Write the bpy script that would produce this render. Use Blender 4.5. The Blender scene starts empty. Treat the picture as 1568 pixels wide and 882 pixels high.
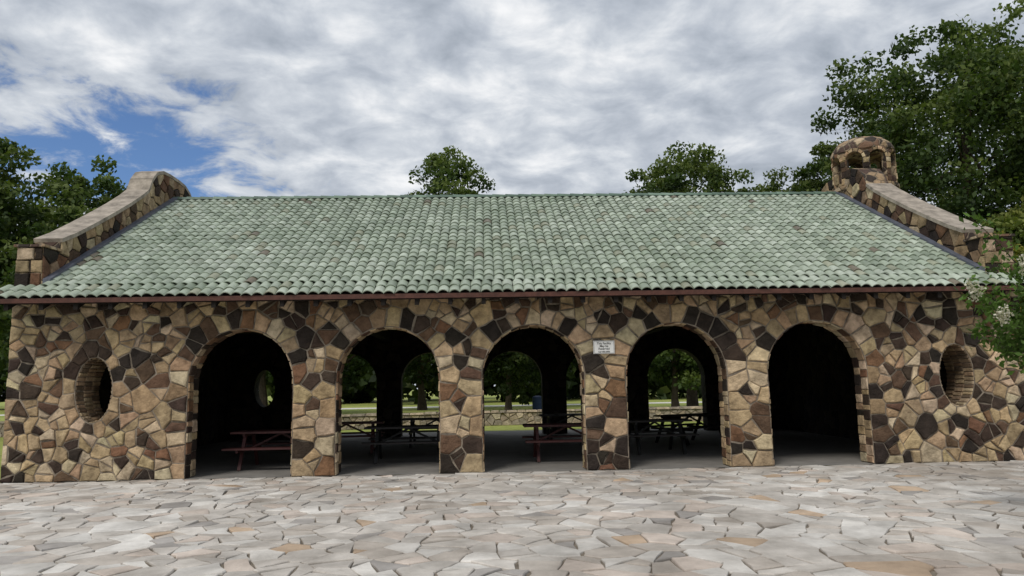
import bpy, math, random
import numpy as np
from mathutils import Vector, Matrix
random.seed(7); rng=np.random.default_rng(7)
scene=bpy.context.scene
scene.view_settings.view_transform='Standard'
try: scene.view_settings.look='None'
except Exception: pass
scene.view_settings.exposure=0

# ------------------------------------------------------------ helpers
def link(o,parent=None):
    scene.collection.objects.link(o)
    if parent is not None: o.parent=parent
    return o
def empty(name,loc=(0,0,0)):
    e=bpy.data.objects.new(name,None); e.location=loc; e.empty_display_size=.2
    return link(e)
def mesh_obj(name,verts,faces,mat,parent=None,cols=None,smooth=False):
    m=bpy.data.meshes.new(name)
    m.from_pydata([tuple(v) for v in verts],[],faces)
    if cols is not None:
        a=m.color_attributes.new('scol','FLOAT_COLOR','POINT')
        c=np.ones((len(verts),4),dtype=np.float32); c[:,:3]=np.array(cols,dtype=np.float32)[:, :3]
        a.data.foreach_set('color',c.ravel())
    if smooth: m.polygons.foreach_set('use_smooth',[True]*len(m.polygons))
    m.materials.append(mat); m.update()
    return link(bpy.data.objects.new(name,m),parent)
def quads_obj(name,V,cols,mat,parent=None):
    n=V.shape[0]; m=bpy.data.meshes.new(name)
    m.vertices.add(n*4); m.vertices.foreach_set('co',V.reshape(-1).astype(np.float32))
    m.loops.add(n*4); m.loops.foreach_set('vertex_index',np.arange(n*4,dtype=np.int32))
    m.polygons.add(n); m.polygons.foreach_set('loop_start',np.arange(0,n*4,4,dtype=np.int32))
    m.polygons.foreach_set('loop_total',np.full(n,4,dtype=np.int32))
    a=m.color_attributes.new('scol','FLOAT_COLOR','POINT')
    c=np.ones((n,4,4),dtype=np.float32); c[:,:,:3]=cols[:,None,:]
    a.data.foreach_set('color',c.ravel())
    m.update(calc_edges=True); m.validate()
    m.materials.append(mat)
    return link(bpy.data.objects.new(name,m),parent)
class MB:
    def __init__(s): s.v=[];s.f=[];s.c=[]
    def add(s,vs,fs,col=(1,1,1)):
        b=len(s.v); s.v+=[tuple(p) for p in vs]; s.f+=[tuple(i+b for i in f) for f in fs]; s.c+=[col]*len(vs)
    def box(s,x0,x1,y0,y1,z0,z1,col=(1,1,1),M=None):
        vs=[Vector(p) for p in((x0,y0,z0),(x1,y0,z0),(x1,y1,z0),(x0,y1,z0),(x0,y0,z1),(x1,y0,z1),(x1,y1,z1),(x0,y1,z1))]
        if M is not None: vs=[M@p for p in vs]
        s.add(vs,[(0,3,2,1),(4,5,6,7),(0,1,5,4),(1,2,6,5),(2,3,7,6),(3,0,4,7)],col)
    def tube(s,pts,rads,n=7,col=(1,1,1)):
        pts=[Vector(p) for p in pts]; vs=[];fs=[]
        for i,p in enumerate(pts):
            d=(pts[min(i+1,len(pts)-1)]-pts[max(i-1,0)]).normalized()
            a=d.orthogonal().normalized() if abs(d.z)<.9 else Vector((1,0,0)); a=(a-d*a.dot(d)).normalized(); b=d.cross(a)
            for k in range(n):
                t=2*math.pi*k/n; vs.append(p+(a*math.cos(t)+b*math.sin(t))*rads[i])
        for i in range(len(pts)-1):
            for k in range(n):
                fs.append((i*n+k,i*n+(k+1)%n,(i+1)*n+(k+1)%n,(i+1)*n+k))
        fs.append(tuple(range(n-1,-1,-1))); fs.append(tuple((len(pts)-1)*n+k for k in range(n)))
        s.add(vs,fs,col)
    def obj(s,name,mat,parent=None,smooth=False):
        return mesh_obj(name,s.v,s.f,mat,parent,s.c,smooth)

# ------------------------------------------------------------ materials
def newmat(name):
    m=bpy.data.materials.new(name); m.use_nodes=True
    nt=m.node_tree; bs=nt.nodes['Principled BSDF']
    return m,nt,bs
def N(nt,t,**k):
    n=nt.nodes.new(t)
    for a,b in k.items(): setattr(n,a,b)
    return n
def ramp(nt,fac,stops,interp='LINEAR'):
    r=N(nt,'ShaderNodeValToRGB'); r.color_ramp.interpolation=interp
    els=r.color_ramp.elements
    while len(els)<len(stops): els.new(.5)
    for e,(p,c) in zip(els,stops): e.position=p; e.color=(*c,1) if len(c)==3 else c
    nt.links.new(fac,r.inputs[0]); return r.outputs[0]
def noise(nt,scale,detail=5,rough=.6,vec=None,dist=0):
    n=N(nt,'ShaderNodeTexNoise'); n.inputs['Scale'].default_value=scale; n.inputs['Detail'].default_value=detail
    n.inputs['Roughness'].default_value=rough; n.inputs['Distortion'].default_value=dist
    if vec is not None: nt.links.new(vec,n.inputs['Vector'])
    return n.outputs['Fac']
def mixc(nt,fac,a,b,mode='MIX'):
    m=N(nt,'ShaderNodeMix',data_type='RGBA',blend_type=mode)
    for s,v in((0,fac),(6,a),(7,b)):
        if hasattr(v,'is_linked') or hasattr(v,'node'): nt.links.new(v,m.inputs[s])
        else: m.inputs[s].default_value=v if s==0 else (*v,1)
    return m.outputs[2]
def objco(nt): return N(nt,'ShaderNodeTexCoord').outputs['Object']
def bump(nt,bs,h,strength=.4,dist=.02):
    b=N(nt,'ShaderNodeBump'); b.inputs['Strength'].default_value=strength; b.inputs['Distance'].default_value=dist
    nt.links.new(h,b.inputs['Height']); nt.links.new(b.outputs[0],bs.inputs['Normal'])
def attr_mat(name,rough=.85,var=((.62,.62,.62),(1.25,1.22,1.18)),sc=9,bsc=30,bst=.5,spec=.3,stain=None,bd=.02,large=None):
    m,nt,bs=newmat(name); co=objco(nt)
    a=N(nt,'ShaderNodeAttribute',attribute_name='scol').outputs['Color']
    v=ramp(nt,noise(nt,sc,7,.65,co),[(.3,var[0]),(.7,var[1])])
    c=mixc(nt,1.0,a,v,'MULTIPLY')
    if large: c=mixc(nt,1.0,c,ramp(nt,noise(nt,large[0],4,.55,co),[(.35,large[1]),(.65,large[2])]),'MULTIPLY')
    if stain:
        f=ramp(nt,noise(nt,stain[1],6,.7,co),[(stain[2],(0,0,0)),(stain[3],(1,1,1))])
        c=mixc(nt,f,c,stain[0])
    nt.links.new(c,bs.inputs['Base Color']); bs.inputs['Roughness'].default_value=rough
    bs.inputs['Specular IOR Level'].default_value=spec
    bump(nt,bs,noise(nt,bsc,6,.7,co),bst,bd); return m
def plain(name,col,rough=.8,sc=6,lo=.7,hi=1.25,bst=.3,bsc=30,spec=.3,metal=0):
    m,nt,bs=newmat(name); co=objco(nt)
    c=ramp(nt,noise(nt,sc,7,.65,co),[(.3,tuple(x*lo for x in col)),(.7,tuple(x*hi for x in col))])
    nt.links.new(c,bs.inputs['Base Color']); bs.inputs['Roughness'].default_value=rough
    bs.inputs['Specular IOR Level'].default_value=spec; bs.inputs['Metallic'].default_value=metal
    bump(nt,bs,noise(nt,bsc,5,.65,co),bst); return m

M_STONE=attr_mat('rubble_stone',.82,sc=5,bsc=14,bst=1.0,spec=.22,stain=((.075,.05,.035),2.6,.61,.86),var=((.46,.44,.42),(1.38,1.37,1.35)),bd=.045)
M_MORTAR=plain('mortar',(.24,.20,.155),.95,6,.45,1.4,.8,35)
M_TILE=attr_mat('glazed_roof_tile',.45,sc=4,bsc=35,bst=.25,spec=.38,var=((.72,.73,.70),(1.18,1.18,1.18)),stain=((.15,.16,.11),1.1,.62,.88),large=(.35,(.84,.87,.83),(1.10,1.09,1.10)))
M_FLAG=attr_mat('flagstone',.75,sc=2.2,bsc=12,bst=.6,spec=.35,var=((.66,.65,.635),(1.22,1.22,1.22)),stain=((.27,.23,.195),.8,.57,.84),large=(.28,(.82,.80,.78),(1.13,1.13,1.13)))
M_JOINT=plain('flagstone_joint',(.16,.135,.105),.95,3,.35,1.6,.5,40)
M_CONC=plain('concrete_floor',(.22,.21,.195),.75,2,.75,1.15,.2,25)
M_COPING=plain('concrete_coping',(.35,.305,.255),.9,4,.45,1.25,.4,25)
M_FASCIA=plain('fascia_wood',(.085,.035,.025),.6,9,.6,1.3,.2,30)
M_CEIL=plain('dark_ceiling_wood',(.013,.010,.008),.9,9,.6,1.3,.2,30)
M_FLASH=plain('lead_flashing',(.09,.10,.13),.5,6,.7,1.3,.2,20,.5)
M_TABLE=plain('stained_timber',(.07,.022,.02),.55,12,.6,1.4,.25,40,.4)
M_DARKT=plain('dark_painted_timber',(.022,.018,.017),.55,12,.6,1.4,.25,40,.4)
M_STEEL=plain('dark_steel',(.02,.02,.02),.5,12,.7,1.3,.1,40,.5,.5)
M_BARK=plain('bark',(.06,.047,.035),.95,5,.5,1.4,.8,14)
M_WHITE=plain('white_sign_paint',(.72,.72,.70),.5,8,.9,1.05,.05,20)
M_BLACK=plain('black_lettering',(.02,.02,.02),.6,8,.9,1.1,.05,20)
M_BLUE=plain('blue_barrel_paint',(.02,.04,.11),.5,8,.8,1.2,.1,20)

def voronoi_stone(name,scale,mul=1.0):
    m,nt,bs=newmat(name); co0=objco(nt)
    nz=N(nt,'ShaderNodeTexNoise'); nz.inputs['Scale'].default_value=3; nz.inputs['Detail'].default_value=2; nt.links.new(co0,nz.inputs['Vector'])
    va=N(nt,'ShaderNodeVectorMath',operation='MULTIPLY_ADD'); nt.links.new(nz.outputs['Color'],va.inputs[0]); va.inputs[1].default_value=(.22,.22,.22); nt.links.new(co0,va.inputs[2]); co=va.outputs[0]
    v=N(nt,'ShaderNodeTexVoronoi',feature='F1'); v.inputs['Scale'].default_value=scale
    e=N(nt,'ShaderNodeTexVoronoi',feature='DISTANCE_TO_EDGE'); e.inputs['Scale'].default_value=scale
    for q in(v,e): nt.links.new(co,q.inputs['Vector'])
    sp=N(nt,'ShaderNodeSeparateColor'); nt.links.new(v.outputs['Color'],sp.inputs[0])
    k=mul
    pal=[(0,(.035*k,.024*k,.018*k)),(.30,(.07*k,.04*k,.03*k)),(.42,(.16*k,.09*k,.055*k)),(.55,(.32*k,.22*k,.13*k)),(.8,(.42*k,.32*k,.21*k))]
    c=ramp(nt,sp.outputs[0],pal,'CONSTANT')
    c=mixc(nt,1.0,c,ramp(nt,noise(nt,9,6,.65,co),[(.3,(.6,.6,.6)),(.7,(1.2,1.2,1.2))]),'MULTIPLY')
    f=ramp(nt,e.outputs['Distance'],[(.03,(0,0,0)),(.06,(1,1,1))])
    c=mixc(nt,f,(.17*k,.13*k,.09*k),c)
    nt.links.new(c,bs.inputs['Base Color']); bs.inputs['Roughness'].default_value=.88
    bump(nt,bs,ramp(nt,e.outputs['Distance'],[(.0,(0,0,0)),(.12,(1,1,1))]),.8,.03); return m
M_VST=voronoi_stone('rubble_masonry',4.4)
M_VIN=voronoi_stone('masonry_painted_shade',3.6,.09)  # rubble masonry colours scaled far down: interior shade painted into the stone

def leafmat(name,trans=.3,rough=.6):
    m,nt,bs=newmat(name)
    a=N(nt,'ShaderNodeAttribute',attribute_name='scol').outputs['Color']
    nt.links.new(a,bs.inputs['Base Color']); bs.inputs['Roughness'].default_value=rough
    bs.inputs['Specular IOR Level'].default_value=.2
    t=N(nt,'ShaderNodeBsdfTranslucent'); nt.links.new(mixc(nt,1.0,a,(1.2,1.4,.6),'MULTIPLY'),t.inputs['Color'])
    mx=N(nt,'ShaderNodeMixShader'); mx.inputs[0].default_value=trans
    nt.links.new(bs.outputs[0],mx.inputs[1]); nt.links.new(t.outputs[0],mx.inputs[2])
    nt.links.new(mx.outputs[0],nt.nodes['Material Output'].inputs['Surface']); return m
M_LEAF=leafmat('leaves'); M_PETAL=leafmat('white_petals',.3)

# ------------------------------------------------------------ stone cells (power diagram)
def clip(poly,nx,ny,c):
    out=[]; n=len(poly)
    for i in range(n):
        a=poly[i]; b=poly[(i+1)%n]
        da=nx*a[0]+ny*a[1]-c; db=nx*b[0]+ny*b[1]-c
        if da<=0: out.append(a)
        if (da<0 and db>0) or (da>0 and db<0):
            t=da/(da-db); out.append((a[0]+(b[0]-a[0])*t,a[1]+(b[1]-a[1])*t))
    return out
def area(p): return abs(sum(p[i][0]*p[(i+1)%len(p)][1]-p[(i+1)%len(p)][0]*p[i][1] for i in range(len(p))))/2
def clean(poly,e=.012):
    if len(poly)<3: return []
    q=[poly[0]]
    for a in poly[1:]:
        if math.hypot(a[0]-q[-1][0],a[1]-q[-1][1])>e: q.append(a)
    if math.hypot(q[0][0]-q[-1][0],q[0][1]-q[-1][1])<e: q.pop()
    return q if len(q)>=3 else []
def split(poly,gap,amin,prob,depth=0):
    A=area(poly)
    if depth>2 or A<amin or random.random()>prob: return [poly]
    cx=sum(p[0] for p in poly)/len(poly); cy=sum(p[1] for p in poly)/len(poly)
    xs=[p[0]-cx for p in poly]; ys=[p[1]-cy for p in poly]
    ang=.5*math.atan2(2*sum(x*y for x,y in zip(xs,ys)),sum(x*x-y*y for x,y in zip(xs,ys)))+random.gauss(0,.4)
    nx,ny=math.cos(ang),math.sin(ang); c=nx*cx+ny*cy+random.uniform(-.2,.2)*math.sqrt(A)
    a=clean(clip(poly,nx,ny,c-gap)); b=clean(clip(poly,-nx,-ny,-c-gap)); out=[]
    for q in(a,b):
        if q and area(q)>amin*.06: out+=split(q,gap,amin,prob*.8,depth+1)
    return out or [poly]
def power_cells(S,W,keep,bbox,gap,R=.9,K=26,sp=None,spfrom=0):
    S=np.asarray(S); W=np.asarray(W); res=[]
    x0,x1,y0,y1=bbox
    for i in np.nonzero(keep)[0]:
        p=S[i]; d=((S-p)**2).sum(1); idx=np.argpartition(d,min(K,len(S)-1))[:K+1]; idx=idx[np.argsort(d[idx])]
        poly=[(p[0]-R,p[1]-R),(p[0]+R,p[1]-R),(p[0]+R,p[1]+R),(p[0]-R,p[1]+R)]
        for j in idx:
            if j==i: continue
            q=S[j]; L=math.sqrt(d[j])
            if L<1e-6: continue
            nx,ny=(q-p)/L
            c=((q@q)-(p@p)-W[j]+W[i])/(2*L)-gap*random.uniform(.5,1.6)
            poly=clip(poly,nx,ny,c)
            if len(poly)<3: break
        for (nx,ny,c) in((-1,0,-x0),(1,0,x1),(0,-1,-y0),(0,1,y1)):
            if len(poly)>=3: poly=clip(poly,nx,ny,c)
        poly=clean(poly)
        if not poly: continue
        if sp and i>=spfrom: res+=split(poly,gap,sp[0],sp[1])
        else: res.append(poly)
    return res
def add_stone(mb,poly,fmap,dmin,dmax,col,bev=.014,jit=.004,base=0.):
    P2=[]
    for i,a in enumerate(poly):
        b=poly[(i+1)%len(poly)]; P2.append(a); L=math.hypot(b[0]-a[0],b[1]-a[1])
        if L>.11:
            t=random.uniform(.35,.65); o=random.uniform(-.035,.010)*L
            nx,ny=(b[1]-a[1])/L,-(b[0]-a[0])/L
            P2.append((a[0]+(b[0]-a[0])*t+nx*o,a[1]+(b[1]-a[1])*t+ny*o))
    poly=P2
    cx=sum(p[0] for p in poly)/len(poly); cy=sum(p[1] for p in poly)/len(poly)
    rad=sum(math.hypot(p[0]-cx,p[1]-cy) for p in poly)/len(poly)
    if rad<.022: return
    d=random.uniform(dmin,dmax); gx=random.gauss(0,.05)*dmax/.04; gy=random.gauss(0,.05)*dmax/.04
    n=len(poly); vs=[]
    pj=[(p[0]+random.uniform(-jit,jit),p[1]+random.uniform(-jit,jit)) for p in poly]
    bev=min(bev,rad*.4)
    for (s,dd) in((1,0),(1-bev*.25/rad,.65),(1-bev*1.3/rad,1)):
        for p in pj:
            x=cx+(p[0]-cx)*s; y=cy+(p[1]-cy)*s
            h=(d+gx*(x-cx)+gy*(y-cy))*dd
            vs.append(fmap(x,y,base+max(h,0.002*dd)))
    vs.append(fmap(cx,cy,base+d*1.12))
    fs=[]
    for r in(0,1):
        for k in range(n): fs.append((r*n+k,r*n+(k+1)%n,(r+1)*n+(k+1)%n,(r+1)*n+k))
    for k in range(n): fs.append((2*n+k,2*n+(k+1)%n,3*n))
    mb.add(vs,fs,col)
PAL=[((.46,.345,.21),.25),((.54,.435,.295),.20),((.385,.275,.165),.11),((.205,.112,.065),.06),((.13,.08,.052),.12),((.058,.039,.029),.15),((.034,.026,.021),.11)]
def stone_col():
    r=random.random()
    for c,w in PAL:
        if r<w: break
        r-=w
    k=random.uniform(.78,1.2); return tuple(x*k*random.uniform(.95,1.05) for x in c)
def poisson(seeds,n,bbox,rmin,rmax,ok):
    arr=np.empty((len(seeds)+n,3)); m=len(seeds)
    for i,s in enumerate(seeds): arr[i]=s
    for _ in range(n):
        x=random.uniform(bbox[0],bbox[1]); y=random.uniform(bbox[2],bbox[3])
        if not ok(x,y): continue
        r=rmin+(rmax-rmin)*random.random()**1.4
        dd=(arr[:m,0]-x)**2+(arr[:m,1]-y)**2
        if m and (dd<(((arr[:m,2]+r)/2)**2)).any(): continue
        arr[m]=(x,y,r); m+=1
    return arr[:m]

# ------------------------------------------------------------ building dimensions
YF=14.26; T=.5; YB=25.54; YR=19.9
XL,XR=-8.95,10.6; PL,PR=-8.45,10.0
ARC=[-4.64,-1.87,.9,3.67,6.44]; RA=.98; ZS=1.79
WIN=[-7.36,9.20]; WA,WB,WZ=.34,.61,1.66
YE,ZE=13.66,3.35; ZR=6.75
SL=math.atan2(ZR-ZE,YR-YE)
def roofz(y):
    y=y if y<=YR else 2*YR-y
    return ZE+(y-YE)*math.tan(SL)
B=empty('stone_pavilion',(0,0,0))
def inside_open(x,z,m=0):
    for c in ARC:
        if abs(x-c)<RA+m and z<ZS: return True
        if z>=ZS and math.hypot(x-c,z-ZS)<RA+m: return True
    for c in WIN:
        if ((x-c)/(WA+m))**2+((z-WZ)/(WB+m))**2<1: return True
    return False
WT=3.5
def facade_mesh(name,y0,y1,mat):
    cu=bpy.data.curves.new(name,'CURVE'); cu.dimensions='2D'; cu.fill_mode='BOTH'; cu.extrude=(y1-y0)/2
    pts=[(XL,-.1)]
    for c in ARC:
        pts+=[(c-RA,-.1),(c-RA,ZS)]
        pts+=[(c-RA*math.cos(a),ZS+RA*math.sin(a)) for a in np.linspace(0,math.pi,33)[1:-1]]
        pts+=[(c+RA,ZS),(c+RA,-.1)]
    pts+=[(XR,-.1),(XR,WT),(XL,WT)]
    loops=[pts]+[[(c+WA*math.cos(a),WZ+WB*math.sin(a)) for a in np.linspace(0,2*math.pi,37)[:-1]] for c in WIN]
    for L in loops:
        sp=cu.splines.new('POLY'); sp.points.add(len(L)-1)
        for p,q in zip(sp.points,L): p.co=(q[0],q[1],0,1)
        sp.use_cyclic_u=True
    tmp=bpy.data.objects.new('tmp',cu); scene.collection.objects.link(tmp)
    bpy.context.view_layer.update()
    dg=bpy.context.evaluated_depsgraph_get()
    me=bpy.data.meshes.new_from_object(tmp.evaluated_get(dg))
    bpy.data.objects.remove(tmp)
    for v in me.vertices:
        x,y,z=v.co; v.co=(x,(y0+y1)/2-z,y)
    me.materials.clear(); me.materials.append(mat)
    o=bpy.data.objects.new(name,me); return link(o,B)
facade_mesh('front_wall_core',YF,YF+T,M_MORTAR)
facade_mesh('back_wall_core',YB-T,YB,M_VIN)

def facade_stones(name,fmap):
    seeds=[]; keep=[]
    def pair(x,z,nx,nz,o,r):
        seeds.append((x+nx*o,z+nz*o,r)); keep.append(True)
        seeds.append((x-nx*o,z-nz*o,r*.7)); keep.append(False)
    for c in ARC:
        for s in(-1,1):
            z=random.uniform(.08,.2)
            while z<ZS-.05:
                pair(c+s*RA,z,s,0,random.uniform(.10,.24),.30); z+=random.uniform(.18,.42)
        a=.06
        while a<math.pi-.03:
            pair(c-RA*math.cos(a),ZS+RA*math.sin(a),-math.cos(a),math.sin(a),random.uniform(.12,.22),.38); a+=random.uniform(.14,.29)
    for c in WIN:
        a=0
        while a<2*math.pi-.2:
            x=WA*math.cos(a); z=WB*math.sin(a); nx=x/WA**2; nz=z/WB**2; L=math.hypot(nx,nz)
            pair(c+x,WZ+z,nx/L,nz/L,random.uniform(.06,.10),.2); a+=random.uniform(.3,.5)
    k0=len(seeds)
    A=poisson(seeds,26000,(XL,XR,0,WT),.16,.58,lambda x,z: not inside_open(x,z,.10))
    keep=np.array(keep+[True]*(len(A)-k0)); W=np.zeros(len(A)); W[k0:]=rng.uniform(-.012,.012,len(A)-k0)
    for i in range(k0):
        if keep[i] and inside_open(A[i,0],A[i,1],-.02): keep[i]=False
    cells=power_cells(A[:,:2],W,keep,(XL,XR,0.0,WT),.010,sp=(.05,.8),spfrom=k0)
    mb=MB()
    for p in cells: add_stone(mb,p,fmap,.012,.048,stone_col(),bev=.020,jit=.009)
    mb.obj(name,M_STONE,B)
facade_stones('front_wall_stones',lambda x,z,d:(x,YF-d,z))

def reveals(name,y0,y1,y1w):
    mb=MB()
    def walk(P,yy1,rows,Lr):
        s=[0]
        for i in range(1,len(P)): s.append(s[-1]+math.hypot(P[i][0]-P[i-1][0],P[i][1]-P[i-1][1]))
        def at(t):
            t=min(max(t,0),s[-1]); i=max(0,min(len(s)-2,np.searchsorted(s,t)-1)); u=(t-s[i])/(s[i+1]-s[i])
            a,b=P[i],P[i+1]; L=math.hypot(b[0]-a[0],b[1]-a[1])
            return (a[0]+(b[0]-a[0])*u,a[1]+(b[1]-a[1])*u),((b[1]-a[1])/L,-(b[0]-a[0])/L)
        for row in range(rows):
            t=0; spl=[y0+(yy1-y0)*k/rows for k in range(rows+1)]
            while t<s[-1]-.03:
                L=random.uniform(*Lr); t2=min(t+L,s[-1])
                ya=spl[row]+.006; yb=spl[row+1]-.006
                col=stone_col(); base=[];top=[]
                if rows>2: col=tuple(.5*q+.5*r for q,r in zip(col,(.30,.225,.15)))
                for (tt,yy,si,sj) in((t+.006,ya,1,1),(t2-.006,ya,-1,1),(t2-.006,yb,-1,-1),(t+.006,yb,1,-1)):
                    (x,z),(nx,nz)=at(tt); base.append((x,yy,z))
                    (x,z),(nx,nz)=at(tt+si*.01); h=random.uniform(.01,.028); top.append((x+nx*h,yy+sj*.01,z+nz*h))
                mb.add(base+top,[(4,5,6,7),(0,1,5,4),(1,2,6,5),(2,3,7,6),(3,0,4,7)],col); t=t2
    for c in ARC:
        P=[(c-RA,0),(c-RA,ZS)]+[(c-RA*math.cos(a),ZS+RA*math.sin(a)) for a in np.linspace(0,math.pi,25)[1:-1]]+[(c+RA,ZS),(c+RA,0)]
        walk(P,y1,2,(.10,.24))
    for c in WIN:
        walk([(c-WA*math.cos(a),WZ+WB*math.sin(a)) for a in np.linspace(0,2*math.pi,37)],y1w,3,(.07,.10))
    mb.obj(name,M_STONE,B)
reveals('opening_reveals',YF,YF+T,YF+.85)
mb=MB()
for c in WIN:
    n=36; vs=[];fs=[]
    for (yy,k) in((YF+T+.002,1.0),(YF+.85,1.0),(YF+.85,1.45),(YF+T+.002,1.45)):
        for q in range(n):
            a=2*math.pi*q/n; vs.append((c+(WA if k==1 else WA+.16)*math.cos(a),yy,WZ+(WB if k==1 else WB+.16)*math.sin(a)))
    for r in range(3):
        for q in range(n): fs.append((r*n+q,r*n+(q+1)%n,(r+1)*n+(q+1)%n,(r+1)*n+q))
    mb.add(vs,fs)
mb.obj('window_collars',M_MORTAR,B)

half=[(YF,4.40),(14.78,4.40),(14.80,4.62),(15.3,4.84),(16.0,5.20),(16.8,5.63),(17.5,6.02),(18.1,6.38),(18.45,6.62),(18.62,6.95),(18.85,7.18),(19.2,7.31),(19.6,7.34),(YR,7.34)]
prof=half+[(2*YR-y,z) for y,z in half[::-1][1:]]
def profz(y):
    for a,b in zip(prof[:-1],prof[1:]):
        if a[0]<=y<=b[0]: return a[1]+(b[1]-a[1])*(y-a[0])/(b[0]-a[0]+1e-9)
    return 0
def endwall(name,xa,xb,inner):
    pts=[(YF+T+.003,-.1),(YB-T-.003,-.1),(YB-T-.003,WT+.003),(YB-.004,WT+.003)]+[(min(max(y,YF+.004),YB-.004),z) for y,z in prof[::-1]]+[(YF+.004,WT+.003),(YF+T+.003,WT+.003)]
    n=len(pts)
    vs=[(xa,y,z) for y,z in pts]+[(xb,y,z) for y,z in pts]
    fs=[tuple(range(n)),tuple(range(2*n-1,n-1,-1))]+[(i,(i+1)%n,n+(i+1)%n,n+i) for i in range(n)]
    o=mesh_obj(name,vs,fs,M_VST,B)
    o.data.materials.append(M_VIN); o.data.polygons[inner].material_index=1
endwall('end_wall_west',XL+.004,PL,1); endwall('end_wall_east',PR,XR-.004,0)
def parapet_stones(name,fmap):
    seeds=[];keep=[]
    def pair(x,z,nx,nz,o,r):
        seeds.append((x+nx*o,z+nz*o,r)); keep.append(True); seeds.append((x-nx*o,z-nz*o,r)); keep.append(False)
    for a,b in zip(prof[:-1],prof[1:]):
        L=math.hypot(b[0]-a[0],b[1]-a[1])
        k=1 if L<.3 else max(1,int(L/.3))
        for i in range(k):
            u=(i+.5)/k; pair(a[0]+(b[0]-a[0])*u,a[1]+(b[1]-a[1])*u,(b[1]-a[1])/L,-(b[0]-a[0])/L,.10,.26)
    k0=len(seeds)
    ok=lambda y,z: z<profz(y)-.1 and z>roofz(y)-.25
    A=poisson(seeds,12000,(YF,YB,3.4,7.5),.18,.36,ok)
    keep=np.array(keep+[True]*(len(A)-k0)); W=np.zeros(len(A))
    cells=power_cells(A[:,:2],W,keep,(YF,YB,3.45,7.34),.009,R=.28)
    mb=MB()
    for p in cells: add_stone(mb,p,fmap,.015,.04,tuple(q*.72 for q in stone_col()))
    mb.obj(name,M_STONE,B)
parapet_stones('parapet_stones_west',lambda y,z,d:(PL+d,y,z))
parapet_stones('parapet_stones_east',lambda y,z,d:(PR-d,y,z))
mb=MB()
for (xa,xb) in((XL,PL),(PR,XR)):
    z=3.62
    while z<4.36:
        h=min(random.uniform(.2,.3),4.4-z); x=xa
        while x<xb-.02:
            w=min(random.uniform(.2,.35),xb-x)
            if xb-x-w<.1: w=xb-x
            add_stone(mb,[(x+.01,z+.01),(x+w-.01,z+.01),(x+w-.01,z+h-.01),(x+.01,z+h-.01)],lambda u,v,d:(u,YF-d,v),.02,.045,tuple(q*.75 for q in stone_col()),jit=.012); x+=w
        z+=h
mb.obj('parapet_end_stones',M_STONE,B)
def coping(name,xa,xb,skip_mid=False):
    mb=MB(); P=[p for p in prof if 14.79<p[0]<2*YR-14.79]
    for a,b in zip(P[:-1],P[1:]):
        if skip_mid and (b[0]>18.6 and a[0]<2*YR-18.6): continue
        L=math.hypot(b[0]-a[0],b[1]-a[1]); ny,nz=-(b[1]-a[1])/L*.06,(b[0]-a[0])/L*.06
        vs=[(xa,a[0],a[1]-.02),(xb,a[0],a[1]-.02),(xb,b[0],b[1]-.02),(xa,b[0],b[1]-.02),
            (xa,a[0]+ny,a[1]+nz),(xb,a[0]+ny,a[1]+nz),(xb,b[0]+ny,b[1]+nz),(xa,b[0]+ny,b[1]+nz)]
        mb.add(vs,[(0,3,2,1),(4,5,6,7),(0,1,5,4),(1,2,6,5),(2,3,7,6),(3,0,4,7)])
    mb.obj(name,M_COPING,B)
coping('coping_west',XL-.02,PL+.045); coping('coping_east',PR-.045,XR+.02,True)
mb=MB(); mb.box(XL-.03,PL+.06,YF-.06,14.775,4.403,4.45); mb.box(PR-.06,XR+.03,YF-.06,14.775,4.403,4.45)
mb.obj('parapet_block_caps',M_VST,B)

# ------------------------------------------------------------ roof
cs,sn=math.cos(SL),math.sin(SL); SLEN=(YR-YE)/cs
ROWS=25; LR=SLEN/ROWS; CW=.20
def tiles(name,side):
    V=[];F=[];C=[]; K=8
    for i in range(ROWS):
        full = i<2
        x0,x1=(XL-.12,XR+.12) if full else (PL+.05,PR-.05)
        n=round((x1-x0)/CW); w=(x1-x0)/n
        for j in range(n):
            r=random.random(); k=random.uniform(.86,1.12)
            if r<.62: c=(.325,.372,.30)
            elif r<.82: c=(.39,.435,.365)
            elif r<.95: c=(.25,.295,.23)
            elif r<.992: c=(.285,.295,.22)
            else: c=(.16,.135,.10)
            c=tuple(q*k for q in c)
            dt=random.gauss(0,.010); dn=abs(random.gauss(0,.004)); tw=random.gauss(0,.008)
            b=len(V)
            for row,(t,h) in enumerate(((i*LR-.035+dt,.010),(i*LR-.035+dt,.028),(i*LR+LR*.5,.014),(i*LR+LR+.01,.0))):
                for q in range(K+1):
                    u=q/K; cr=math.sin(math.pi*u)**.75; nn=h+dn+.055*cr-.012
                    sx=(u-.5)*(1.0 if row<2 else .96)+.5
                    x=x0+(j+sx)*w+tw*(1 if row<2 else 0)
                    y=YE+t*cs-nn*sn; z=ZE+t*sn+nn*cs
                    if side<0: y=2*YR-y
                    V.append((x,y,z)); C.append(c)
            for row in range(3):
                for q in range(K):
                    a=b+row*(K+1)+q; F.append((a,a+1,a+K+2,a+K+1))
    mesh_obj(name,V,F,M_TILE,B,C)
tiles('roof_tiles_front',1); tiles('roof_tiles_back',-1)
BOXF=[(0,3,2,1),(4,5,6,7),(0,1,5,4),(1,2,6,5),(2,3,7,6),(3,0,4,7)]
mb=MB()
for s in(1,-1):
    for (x0,x1,ya,yb) in((XL-.1,XR+.1,YE+.01,YF-.06),(PL+.03,PR-.03,YF-.06,YR)):
        vs=[]
        for dz in(-.13,-.018):
            for x,y in((x0,ya),(x1,ya),(x1,yb),(x0,yb)):
                vs.append((x,y if s>0 else 2*YR-y,roofz(y)+dz))
        mb.add(vs,BOXF)
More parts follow.
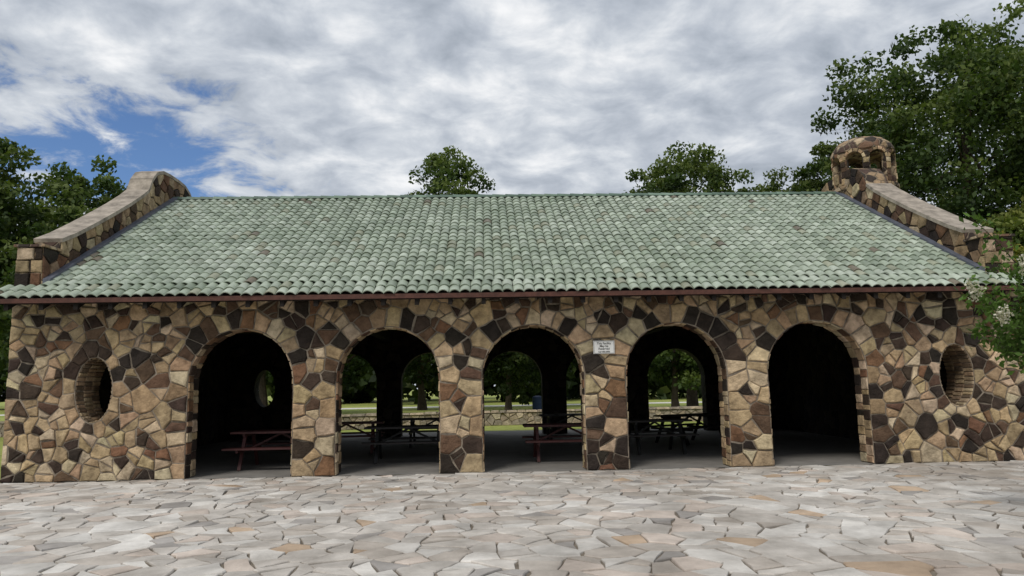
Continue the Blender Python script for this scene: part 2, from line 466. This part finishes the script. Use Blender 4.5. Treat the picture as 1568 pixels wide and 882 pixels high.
mb.obj('roof_deck',M_CEIL,B)
mb=MB()
for s in(1,-1):
    y0,y1=(YE-.03,YE+.008) if s>0 else (2*YR-YE-.008,2*YR-YE+.03)
    mb.box(XL-.12,XR+.12,y0,y1,ZE-.105,ZE-.02)
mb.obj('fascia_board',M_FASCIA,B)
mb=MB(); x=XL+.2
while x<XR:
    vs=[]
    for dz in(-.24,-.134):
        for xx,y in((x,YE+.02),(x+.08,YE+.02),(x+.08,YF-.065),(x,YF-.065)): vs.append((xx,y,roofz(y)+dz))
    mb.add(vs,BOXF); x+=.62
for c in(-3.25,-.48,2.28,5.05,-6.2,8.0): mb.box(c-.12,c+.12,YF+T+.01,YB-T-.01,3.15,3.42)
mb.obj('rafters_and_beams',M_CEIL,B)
mb=MB(); x=PL+.04
while x<PR-.05:
    L=.36; x2=min(x+L,PR-.04); vs=[];c=random.choice([(.12,.18,.14),(.16,.23,.18),(.09,.14,.11)])
    for k,(xx,r) in enumerate(((x,.10),(x2+.02,.08))):
        for q in range(9):
            a=math.pi*q/8; vs.append((xx,YR+r*1.1*math.cos(a),ZR+.01+r*math.sin(a)))
    mb.add(vs,[(q,q+1,q+10,q+9) for q in range(8)]+[tuple(range(9))],c); x=x2
mb.obj('ridge_tiles',M_TILE,B)
mb=MB()
for (xa,xb) in((PL+.03,PL+.17),(PR-.17,PR-.03)):
    for s in(1,-1):
        vs=[]
        for dz in(.02,.115):
            for x,y in((xa,YF-.02),(xb,YF-.02),(xb,YR),(xa,YR)): vs.append((x,y if s>0 else 2*YR-y,roofz(y)+dz))
        mb.add(vs,BOXF)
mb.obj('roof_flashing',M_FLASH,B)

# ------------------------------------------------------------ bell cupola
def cupola(cx,cy):
    mb=MB(); ro,ri=.80,.66; zb,zsill,zspr,zt=6.35,6.95,7.62,7.90; NA=160; nb=8; hw=math.radians(16.5)
    def P(a,r,z): return (cx+r*math.cos(a),cy+r*math.sin(a),z)
    def low(b):
        if abs(b)>=hw: return None
        return zspr+math.sqrt(max(0,1-(b/hw)**2))*.2
    for i in range(NA):
        a0=2*math.pi*i/NA; a1=a0+2*math.pi/NA; bm=((a0+math.pi/NA+math.pi/nb)%(2*math.pi/nb))-math.pi/nb
        bl=bm-math.pi/NA; br=bm+math.pi/NA
        def ring(z0a,z0b,z1):
            vs=[P(a0,ro,z0a),P(a1,ro,z0b),P(a1,ro,z1),P(a0,ro,z1),P(a0,ri,z0a),P(a1,ri,z0b),P(a1,ri,z1),P(a0,ri,z1)]
            mb.add(vs,[(0,1,2,3),(5,4,7,6),(0,4,5,1),(3,2,6,7),(0,3,7,4),(1,5,6,2)])
        if abs(bm)<hw:
            ring(zb,zb,zsill); l0=low(bl) or zspr; l1=low(br) or zspr; ring(l0,l1,zt)
        else: ring(zb,zb,zt)
    prof2=[(.0,zt-.02),(.82,zt-.02)]+[(.82*math.cos(t),zt+.02+.46*math.sin(t)) for t in np.linspace(.05,math.pi/2-.02,10)]
    n=48; vs=[];fs=[]
    for r,z in prof2:
        for k in range(n):
            a=2*math.pi*k/n; j=1+.025*math.sin(a*7+z*9)+random.uniform(-.012,.012); vs.append((cx+r*j*math.cos(a),cy+r*j*math.sin(a),z+random.uniform(-.01,.01)))
    for i in range(len(prof2)-1):
        for k in range(n): fs.append((i*n+k,i*n+(k+1)%n,(i+1)*n+(k+1)%n,(i+1)*n+k))
    fs.append(tuple((len(prof2)-1)*n+k for k in range(n)))
    mb.add(vs,fs)
    vs=[];fs=[]
    for r,z in [(.79,zsill-.14),(.86,zsill-.13),(.86,zsill-.03),(.79,zsill-.02)]:
        for k in range(n): a=2*math.pi*k/n; vs.append((cx+r*math.cos(a),cy+r*math.sin(a),z))
    for i in range(3):
        for k in range(n): fs.append((i*n+k,i*n+(k+1)%n,(i+1)*n+(k+1)%n,(i+1)*n+k))
    mb.add(vs,fs)
    mb.obj('bell_cupola',M_VST,B)
    mb=MB(); mb.tube([(cx,cy,zsill-.08),(cx,cy,zsill-.04)],[.67,.67],24); mb.obj('cupola_floor',M_VST,B)
    mb=MB()
    for b in range(nb):
        ac=2*math.pi*b/nb
        fm=lambda u,v,d,ac=ac:(cx+(ro+d)*math.cos(ac+u/ro),cy+(ro+d)*math.sin(ac+u/ro),v)
        w=math.pi/nb*ro; o=hw*ro; z=zsill
        while z<zspr-.02:
            h=min(random.uniform(.13,.2),zspr-z)
            add_stone(mb,[(o+.01,z+.006),(2*w-o-.01,z+.006),(2*w-o-.01,z+h-.006),(o+.01,z+h-.006)],fm,.012,.03,stone_col(),bev=.01)
            z+=h
        K=6
        for k in range(K):
            t0=math.pi*k/K+.04; t1=math.pi*(k+1)/K-.04
            q=[(o*math.cos(t0),zspr+.2*math.sin(t0)),((o+.08)*math.cos(t0),zspr+.30*math.sin(t0)),((o+.08)*math.cos(t1),zspr+.30*math.sin(t1)),(o*math.cos(t1),zspr+.2*math.sin(t1))]
            add_stone(mb,q,fm,.012,.03,stone_col(),bev=.008)
    mb.obj('cupola_stones',M_STONE,B)
cupola(10.72,YR)

# ------------------------------------------------------------ ground
def sheet(name,x0,x1,y0,y1,z,mat,parent=None):
    return mesh_obj(name,[(x0,y0,z),(x1,y0,z),(x1,y1,z),(x0,y1,z)],[(0,1,2,3)],mat,parent)
m,nt,bs=newmat('grass_ground'); co=objco(nt)
c=ramp(nt,noise(nt,.12,6,.6,co),[(.3,(.21,.27,.05)),(.7,(.36,.38,.09))])
c=mixc(nt,1.0,c,ramp(nt,noise(nt,3,6,.7,co),[(.3,(.6,.6,.6)),(.7,(1.2,1.2,1.2))]),'MULTIPLY')
nt.links.new(c,bs.inputs['Base Color']); bs.inputs['Roughness'].default_value=.95; bump(nt,bs,noise(nt,20,6,.7,co),.8,.05)
sheet('ground',-500,500,-300,700,-.06,m)
P=empty('flagstone_patio')
sheet('joint_bed',-24,26,-8,YF,-.022,M_JOINT,P)
A=poisson([],42000,(-14.5,17,1.5,YF),.20,.78,lambda x,y:True)
cells=power_cells(A[:,:2],rng.uniform(-.03,.03,len(A)),np.ones(len(A),bool),(-14.5,17,1.5,YF-.04),.007,R=1.0,K=22,sp=(.11,.8))
mb=MB()
for p in cells:
    r=random.random()
    if r<.40: c=(.505,.475,.435)
    elif r<.68: c=(.575,.555,.52)
    elif r<.82: c=(.44,.40,.355)
    elif r<.92: c=(.52,.455,.40)
    elif r<.98: c=(.35,.33,.31)
    else: c=(.46,.35,.25)
    k=random.uniform(.86,1.1); c=tuple(q*k for q in c)
    add_stone(mb,p,lambda x,y,d:(x,y,-.022+d),.017,.023,c,bev=.008,jit=.016)
mb.obj('flagstones',M_FLAG,P)
sheet('floor_slab',XL,XR,YF-.03,YB+1.8,-.004,M_CONC,B)
sheet('path',-90,90,62,66,-.055,plain('pale_concrete_path',(.6,.58,.54),.9))

LW=empty('low_stone_wall'); wy=lambda x:31.3+1.2*math.sin(x*.16+.6)
mb=MB()
xs=[-24+i*.8 for i in range(61)]
for a,b in zip(xs[:-1],xs[1:]):
    vs=[(a,wy(a),-.08),(b,wy(b),-.08),(b,wy(b)+.4,-.08),(a,wy(a)+.4,-.08),(a,wy(a),.48),(b,wy(b),.48),(b,wy(b)+.4,.48),(a,wy(a)+.4,.48)]
    mb.add(vs,BOXF)
mb.obj('core',M_MORTAR,LW)
A=poisson([],5000,(-22,22,-.05,.46),.14,.34,lambda x,y:True)
mb=MB()
def lcol():
    c=stone_col(); return tuple(.4*a+.6*b for a,b in zip(c,(.50,.44,.35)))
for p in power_cells(A[:,:2],np.zeros(len(A)),np.ones(len(A),bool),(-22,22,-.06,.46),.008): add_stone(mb,p,lambda x,z,d:(x,wy(x)-d,z),.015,.05,lcol())
x=-22
while x<22:
    L=random.uniform(.3,.6); h=random.uniform(.06,.10); a,b=x+.01,x+L-.01; j=random.uniform(0,.04)
    vs=[(a,wy(a)-.06-j,.485),(b,wy(b)-.06-j,.485),(b,wy(b)+.45,.485),(a,wy(a)+.45,.485),(a+.02,wy(a)-.04-j,.485+h),(b-.02,wy(b)-.04-j,.485+h),(b-.02,wy(b)+.43,.485+h),(a+.02,wy(a)+.43,.485+h)]
    mb.add(vs,BOXF,lcol()); x+=L
mb.obj('stones',M_STONE,LW)

# ------------------------------------------------------------ picnic tables
def picnic_table(x,y,rot,mat=M_TABLE,L=1.9):
    e=empty('picnic_table',(x,y,0)); e.rotation_euler=(0,0,rot)
    mb=MB()
    for i in range(5): mb.box(-L/2,L/2,-.38+i*.154,-.38+i*.154+.142,.715,.755)
    mb.obj('table_top',mat,e)
    for s in(-1,1):
        mb=MB()
        for i in range(2): y0=s*.70-.15+i*.155; mb.box(-L/2,L/2,y0,y0+.145,.42,.455)
        mb.obj('seat',mat,e)
    mb=MB()
    for sx in(-1,1):
        xx=sx*(L/2-.28)
        for s in(-1,1):
            mb.tube([(xx,s*.62,-.005),(xx,s*.25,.70)],[.045,.045],4)
        mb.box(xx-.022,xx+.022,-.80,.80,.36,.415); mb.box(xx-.025,xx+.025,-.37,.37,.66,.712)
        mb.tube([(xx,0,.38),(0,0,.70)],[.03,.03],4)
    mb.obj('frame',M_STEEL if mat is M_DARKT else mat,e)
    return e
picnic_table(-4.35,16.1,0,M_TABLE); picnic_table(-1.75,16.9,.05,M_DARKT); picnic_table(1.75,16.5,0,M_TABLE)
picnic_table(3.95,17.6,.03,M_DARKT,1.6); picnic_table(5.5,20.2,.5,M_DARKT); picnic_table(-1.4,21.0,0,M_DARKT); picnic_table(-3.6,19.4,.1,M_TABLE)
picnic_table(2.5,22.0,0,M_DARKT)

# ------------------------------------------------------------ sign
S=empty('facility_sign',(2.27,YF-.075,2.31))
mb=MB(); mb.box(-.205,.205,0,.012,-.125,.125); mb.obj('panel',M_WHITE,S)
mb=MB()
for (a,b,c,d) in((-.195,.195,.112,.117),(-.195,.195,-.117,-.112),(-.195,-.19,-.112,.112),(.19,.195,-.112,.112)): mb.box(a,b,-.003,-.0005,c,d)
mb.obj('border',M_BLACK,S)
for i,(t,sz) in enumerate((("This Facility",.058),("May be",.058),("Reserved",.058),("Call 000-0000",.04))):
    cu=bpy.data.curves.new('text','FONT'); cu.body=t; cu.size=sz; cu.align_x='CENTER'; cu.extrude=.0006; cu.offset=.0006
    o=bpy.data.objects.new('lettering',cu); o.location=(0,-.003,.055-i*.052); o.rotation_euler=(math.pi/2,0,0); cu.materials.append(M_BLACK); link(o,S)
mb=MB()
for sx in(-.17,.17): mb.box(sx-.01,sx+.01,.013,.075,-.1,.1)
mb.obj('standoffs',M_STEEL,S)

mb=MB(); bx,by=2.95,43.5
mb.tube([(bx,by,-.06),(bx,by,.02),(bx,by,.3),(bx,by,.31),(bx,by,.33),(bx,by,.6),(bx,by,.61),(bx,by,.63),(bx,by,.88),(bx,by,.9)],[.28,.29,.29,.305,.29,.29,.305,.29,.29,.30],20)
mb.tube([(bx,by,.9),(bx,by,.96),(bx,by,1.02)],[.31,.28,.12],20)
mb.obj('trash_barrel',M_BLUE)

# ------------------------------------------------------------ trees
def leaf_quads(C,size,aspect=.6):
    n=len(C); a=rng.normal(size=(n,3)); a/=np.linalg.norm(a,axis=1)[:,None]
    b=rng.normal(size=(n,3)); b-= (b*a).sum(1)[:,None]*a; b/=np.linalg.norm(b,axis=1)[:,None]
    s=size*rng.uniform(.6,1.35,n)[:,None]
    a=a*s; b=b*s*aspect
    return np.stack([C-a*.5,C+b*.5,C+a*.5,C-b*.5],1)
G1=np.array((.048,.080,.020)); G2=np.array((.12,.155,.040)); G3=np.array((.022,.040,.012))
def crown_points(R,Rz,zc,ncl,nl,sig,lob=.28,seed=0,tint=1.0,warm=0):
    r=np.random.default_rng(seed)
    ph=r.uniform(0,6.28,6)
    d=r.normal(size=(ncl,3)); d/=np.linalg.norm(d,axis=1)[:,None]
    az=np.arctan2(d[:,1],d[:,0])
    lobe=1+lob*(np.sin(2*az+ph[0])*.4+np.sin(3*az+ph[1]+2*d[:,2])*.4+np.sin(5*az+ph[2]+4*d[:,2])*.35+np.sin(6*d[:,2]+ph[3])*.3)
    rad=(r.uniform(.1,1,ncl)**.40)*lobe
    c=d*rad[:,None]*np.array((R,R,Rz)); c[:,2]+=zc
    bright=r.uniform(0,1,ncl)*.7+.3*(d[:,2]+1)/2  # random tone plus painted top light: higher clumps get lighter leaves
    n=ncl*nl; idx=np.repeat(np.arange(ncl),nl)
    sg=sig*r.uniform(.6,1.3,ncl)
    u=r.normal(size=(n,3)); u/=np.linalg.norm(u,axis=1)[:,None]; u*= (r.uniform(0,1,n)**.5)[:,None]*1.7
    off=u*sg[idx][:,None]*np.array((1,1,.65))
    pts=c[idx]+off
    br=np.clip(bright[idx]+.3*off[:,2]/sg[idx]+r.normal(0,.14,n),0,1)[:,None]  # upper leaves of each clump coloured lighter, as if lit from above
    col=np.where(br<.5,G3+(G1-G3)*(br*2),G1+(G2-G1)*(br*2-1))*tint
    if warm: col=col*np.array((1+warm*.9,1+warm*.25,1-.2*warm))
    return pts,col,c
def tree(name,x,y,H,R,cb,seed,ncl=150,nl=110,leaf=.26,sig=None,tint=1.,trunk=.28,warm=0,lob=.22):
    e=empty(name,(x,y,-.06)); Rz=(H-cb)/2; zc=cb+Rz
    pts,col,cl=crown_points(R*.9,Rz*.92,zc,ncl,nl,sig or R*.13,lob,seed,tint,warm)
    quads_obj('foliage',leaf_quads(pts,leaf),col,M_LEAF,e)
    r=random.Random(seed); mb=MB()
    top=Vector((r.uniform(-.3,.3),r.uniform(-.3,.3),zc+Rz*.35)); tp=[];tr=[]
    for i in range(8):
        u=i/7; tp.append((top.x*u+r.uniform(-.08,.08)*(i>0),top.y*u+r.uniform(-.08,.08)*(i>0),top.z*u)); tr.append(trunk*(1.35 if i==0 else 1)*(1-.82*u))
    mb.tube(tp,tr,9)
    for k in range(16):
        c=Vector(cl[r.randrange(len(cl))]); u=r.uniform(.35,.85); s=Vector((top.x*u,top.y*u,top.z*u))
        mid=(s+c)/2+Vector((0,0,-.1*R)); rr=trunk*(1-.8*u)*.6
        mb.tube([s,mid,c],[rr,rr*.6,rr*.15],5)
    mb.obj('trunk_and_limbs',M_BARK,e); return e
# right side
tree('oak_tree',24.2,35,20.4,7.2,5.0,11,380,150,.25,.70,1.0,.45,lob=.24)
tree('oak_tree',30.5,33,17,5.0,4,12,130,120,.30,None,.8,.35)
tree('elm_tree',19.8,28.5,8.7,2.5,2.0,13,100,120,.22,None,1.25,.2,.2)
tree('elm_tree',23.2,29,9.8,3.0,2.5,14,100,120,.22,None,1.1,.2,.35)
tree('elm_tree',19.9,26,7.6,2.1,1.5,21,80,120,.18,None,1.45,.15,.9)
tree('oak_tree',20.8,44,16.8,4.2,4,15,190,140,.27,.5,.85,.3,lob=.1)
tree('oak_tree',12.5,45,16.9,4.9,2.6,16,330,150,.25,.55,1.0,.3,lob=.08)
tree('elm_tree',16.9,46,14.9,3.6,3,17,150,130,.26,.45,1.05,.25,lob=.1)
tree('elm_tree',-2.5,45,16.7,4.0,3,18,260,140,.25,.5,1.05,.25,lob=.08)
# left side
tree('oak_tree',-24.0,35,14.0,4.4,3,19,200,150,.25,None,.9,.3)
tree('oak_tree',-21.9,40,14.8,3.8,3,20,160,130,.26,None,1.1,.28)
tree('elm_tree',-19.3,34,10.8,3.5,2,22,140,130,.25,None,.95,.22)
tree('elm_tree',-17.0,30,7.5,2.6,1.5,23,90,110,.22,None,.9,.2)
# park trees seen through the arches
tree('oak_tree',-9.5,43,9.5,4.6,1.8,31,120,110,.32,None,.8,.25)
tree('oak_tree',-4.8,56,11,5.6,2.0,32,140,110,.36,None,.8,.3)
tree('willow_tree',1.2,42,8.5,2.8,.7,33,110,120,.25,None,.6,.2)
tree('oak_tree',5.2,58,11,5.6,2.2,34,140,110,.36,None,.8,.3)
tree('willow_tree',10.2,40,8.0,3.2,.9,35,120,120,.25,None,1.0,.22)
tree('oak_tree',-14.8,50,11,5.2,2.0,36,120,100,.34,None,.8,.3)
PT=[];CL=[]
for k in range(120):
    x=-150+k*2.6+random.uniform(-2,2); y=random.uniform(78,108); R=random.uniform(4.5,6.5); H=random.uniform(9,14)
    p,c,_=crown_points(R,H/2+.6,H/2-.2,44,30,R*.2,.15,100+k,random.uniform(.5,.85))
    p[:,0]+=x; p[:,1]+=y; PT.append(p); CL.append(c)
PT=np.concatenate(PT);CL=np.concatenate(CL); CL=CL[PT[:,2]>0]; PT=PT[PT[:,2]>0]
quads_obj('distant_trees',leaf_quads(PT,1.05,aspect=.8),CL,M_LEAF)

# ------------------------------------------------------------ crepe myrtle (right foreground)
CM=empty('crepe_myrtle',(0,0,0)); mb=MB(); LP=[];LC=[];FP=[];FC=[]
rr=random.Random(5); base=Vector((7.3,8.4,0))
tips=[((5.50,8.0,3.38),2.6,0),((5.75,8.1,2.9),2.3,0),((5.42,8.0,2.58),2.0,1),((5.58,7.9,2.28),1.7,1),((5.8,8.1,1.9),1.5,0),((5.75,8.3,2.45),2.0,0),((5.82,7.8,2.84),2.3,1),((5.95,8.0,2.15),1.8,0),((5.6,8.2,2.10),1.9,0),((5.9,7.9,2.4),1.9,0),((6.0,8.4,2.0),1.5,0),((6.2,8.0,2.55),1.9,0),((6.6,8.2,3.3),2.2,1),((7.2,8.0,3.6),2.2,1),((7.8,8.5,3.4),2.2,0),((7.0,8.9,3.1),2.0,0),((8.2,8.1,2.9),1.9,1),((6.7,7.8,2.6),1.9,0),((6.4,8.6,2.9),2,0),((7.6,7.7,3.0),2,0)]
for (t,zs,fl) in tips:
    t=Vector(t); s=Vector((7.3+rr.uniform(-.25,.1),8.4+rr.uniform(-.1,.1),zs*.45)); m1=s.lerp(t,.45)+Vector((0,0,.4)); m2=s.lerp(t,.8)+Vector((0,0,.24))
    pts=[]
    for i in range(15):
        u=i/14; a=(1-u)**3; b=3*u*(1-u)**2; c=3*u*u*(1-u); d=u**3
        pts.append(s*a+m1*b+m2*c+t*d)
    mb.tube([base+Vector((rr.uniform(-.08,.08),0,0)),s],[.045,.025],6)
    mb.tube(pts,[.016*(1-.85*i/14) for i in range(15)],5)
    dens=26 if t.z<2.8 else 14
    for i in range(4,15):
        for q in range(dens):
            sg=.075
            p=pts[i]+Vector((rr.gauss(0,sg),rr.gauss(0,sg),rr.gauss(0,sg)))
            LP.append(p); k=rr.uniform(.5,1.5); LC.append((.07*k,.125*k,.024*k))
    if fl:
        for w in range(3):
            cc=t+Vector((rr.uniform(-.07,.06),-.10+rr.uniform(-.05,.05),.02-w*.035+rr.uniform(-.03,.03)))
            for q in range(75):
                p=cc+Vector((rr.gauss(0,.024),rr.gauss(0,.024),rr.gauss(0,.034))); FP.append(p); k=rr.uniform(.7,1.0); FC.append((.66*k,.62*k,.56*k))
mb.obj('branches',M_BARK,CM)
for nm,Pn,Cn,sz,asp,mt in(('leaves',LP,LC,.08,.5,M_LEAF),('blossoms',FP,FC,.028,.9,M_PETAL)):
    quads_obj(nm,leaf_quads(np.array([tuple(p) for p in Pn]),sz,aspect=asp),np.array(Cn),mt,CM)

# ------------------------------------------------------------ sun, sky
sd=Vector((-.40,-.68,1.0)).normalized()
el=math.asin(sd.z); rot=math.atan2(sd.x,sd.y)
sl=bpy.data.lights.new('sun','SUN'); sl.energy=2.1; sl.angle=math.radians(18); sl.color=(1,.945,.87)
so=bpy.data.objects.new('sun',sl); so.rotation_euler=sd.to_track_quat('Z','Y').to_euler(); link(so)
w=bpy.data.worlds.new("World"); scene.world=w; w.use_nodes=True; nt=w.node_tree; nt.nodes.clear()
out=N(nt,'ShaderNodeOutputWorld')
sky=N(nt,'ShaderNodeTexSky'); sky.sky_type='NISHITA'; sky.sun_disc=False; sky.sun_elevation=el; sky.sun_rotation=rot
b1=N(nt,'ShaderNodeBackground'); b1.inputs['Strength'].default_value=.10
nt.links.new(mixc(nt,1.0,sky.outputs[0],(.70,.88,1.15),'MULTIPLY'),b1.inputs[0])
tc=N(nt,'ShaderNodeTexCoord').outputs['Generated']
def mth(op,a,b=None,clamp=False):
    n=N(nt,'ShaderNodeMath',operation=op); n.use_clamp=clamp
    for i,v in enumerate((a,b)):
        if v is None: continue
        if isinstance(v,(int,float)): n.inputs[i].default_value=v
        else: nt.links.new(v,n.inputs[i])
    return n.outputs[0]
sp=N(nt,'ShaderNodeSeparateXYZ'); nt.links.new(tc,sp.inputs[0])
zz=mth('ADD',mth('MAXIMUM',sp.outputs[2],0.0),.20)
cb=N(nt,'ShaderNodeCombineXYZ'); nt.links.new(mth('DIVIDE',sp.outputs[0],zz),cb.inputs[0]); nt.links.new(mth('DIVIDE',sp.outputs[1],zz),cb.inputs[1])
pv=cb.outputs[0]
big=noise(nt,.9,3,.5,pv,.2); mid=noise(nt,6.0,9,.56,pv,.25)
shade=mth('ADD',mth('MULTIPLY',big,.42),mth('MULTIPLY',mid,.58))
ccol=ramp(nt,shade,[(.36,(.34,.385,.45)),(.46,(.49,.535,.605)),(.53,(.64,.68,.735)),(.63,(.93,.94,.955))])
vs=N(nt,'ShaderNodeVectorMath',operation='SUBTRACT'); nt.links.new(tc,vs.inputs[0]); vs.inputs[1].default_value=(-.435,.855,.265)
vm=N(nt,'ShaderNodeVectorMath',operation='MULTIPLY'); nt.links.new(vs.outputs[0],vm.inputs[0]); vm.inputs[1].default_value=(.85,.85,1.75)
vl=N(nt,'ShaderNodeVectorMath',operation='LENGTH'); nt.links.new(vm.outputs[0],vl.inputs[0])
dn=noise(nt,6,8,.64,pv,.4)
hole=mth('ADD',vl.outputs['Value'],mth('MULTIPLY',mth('SUBTRACT',dn,.5),.55))
mr=N(nt,'ShaderNodeMapRange',interpolation_type='SMOOTHSTEP'); nt.links.new(hole,mr.inputs[0]); mr.inputs[1].default_value=.045; mr.inputs[2].default_value=.165
b2=N(nt,'ShaderNodeBackground'); nt.links.new(ccol,b2.inputs[0]); b2.inputs['Strength'].default_value=1.0
mx=N(nt,'ShaderNodeMixShader'); nt.links.new(mr.outputs[0],mx.inputs[0]); nt.links.new(b1.outputs[0],mx.inputs[1]); nt.links.new(b2.outputs[0],mx.inputs[2])
nt.links.new(mx.outputs[0],out.inputs['Surface'])

# ------------------------------------------------------------ camera
yaw,pit,rol=math.radians(2.1),math.radians(7.55),math.radians(1.02)
F=Vector((math.sin(yaw)*math.cos(pit),math.cos(yaw)*math.cos(pit),math.sin(pit)))
Rv=Vector((math.cos(yaw),-math.sin(yaw),0)); U=Rv.cross(F)
R2=Rv*math.cos(rol)-U*math.sin(rol); U2=Rv*math.sin(rol)+U*math.cos(rol)
cd=bpy.data.cameras.new('camera'); cd.lens=26.0; cd.sensor_width=36; cd.clip_end=3000; cd.clip_start=.05
co_=bpy.data.objects.new('camera',cd)
co_.matrix_world=Matrix(((R2.x,U2.x,-F.x,0),(R2.y,U2.y,-F.y,0),(R2.z,U2.z,-F.z,1.6),(0,0,0,1)))
link(co_); scene.camera=co_
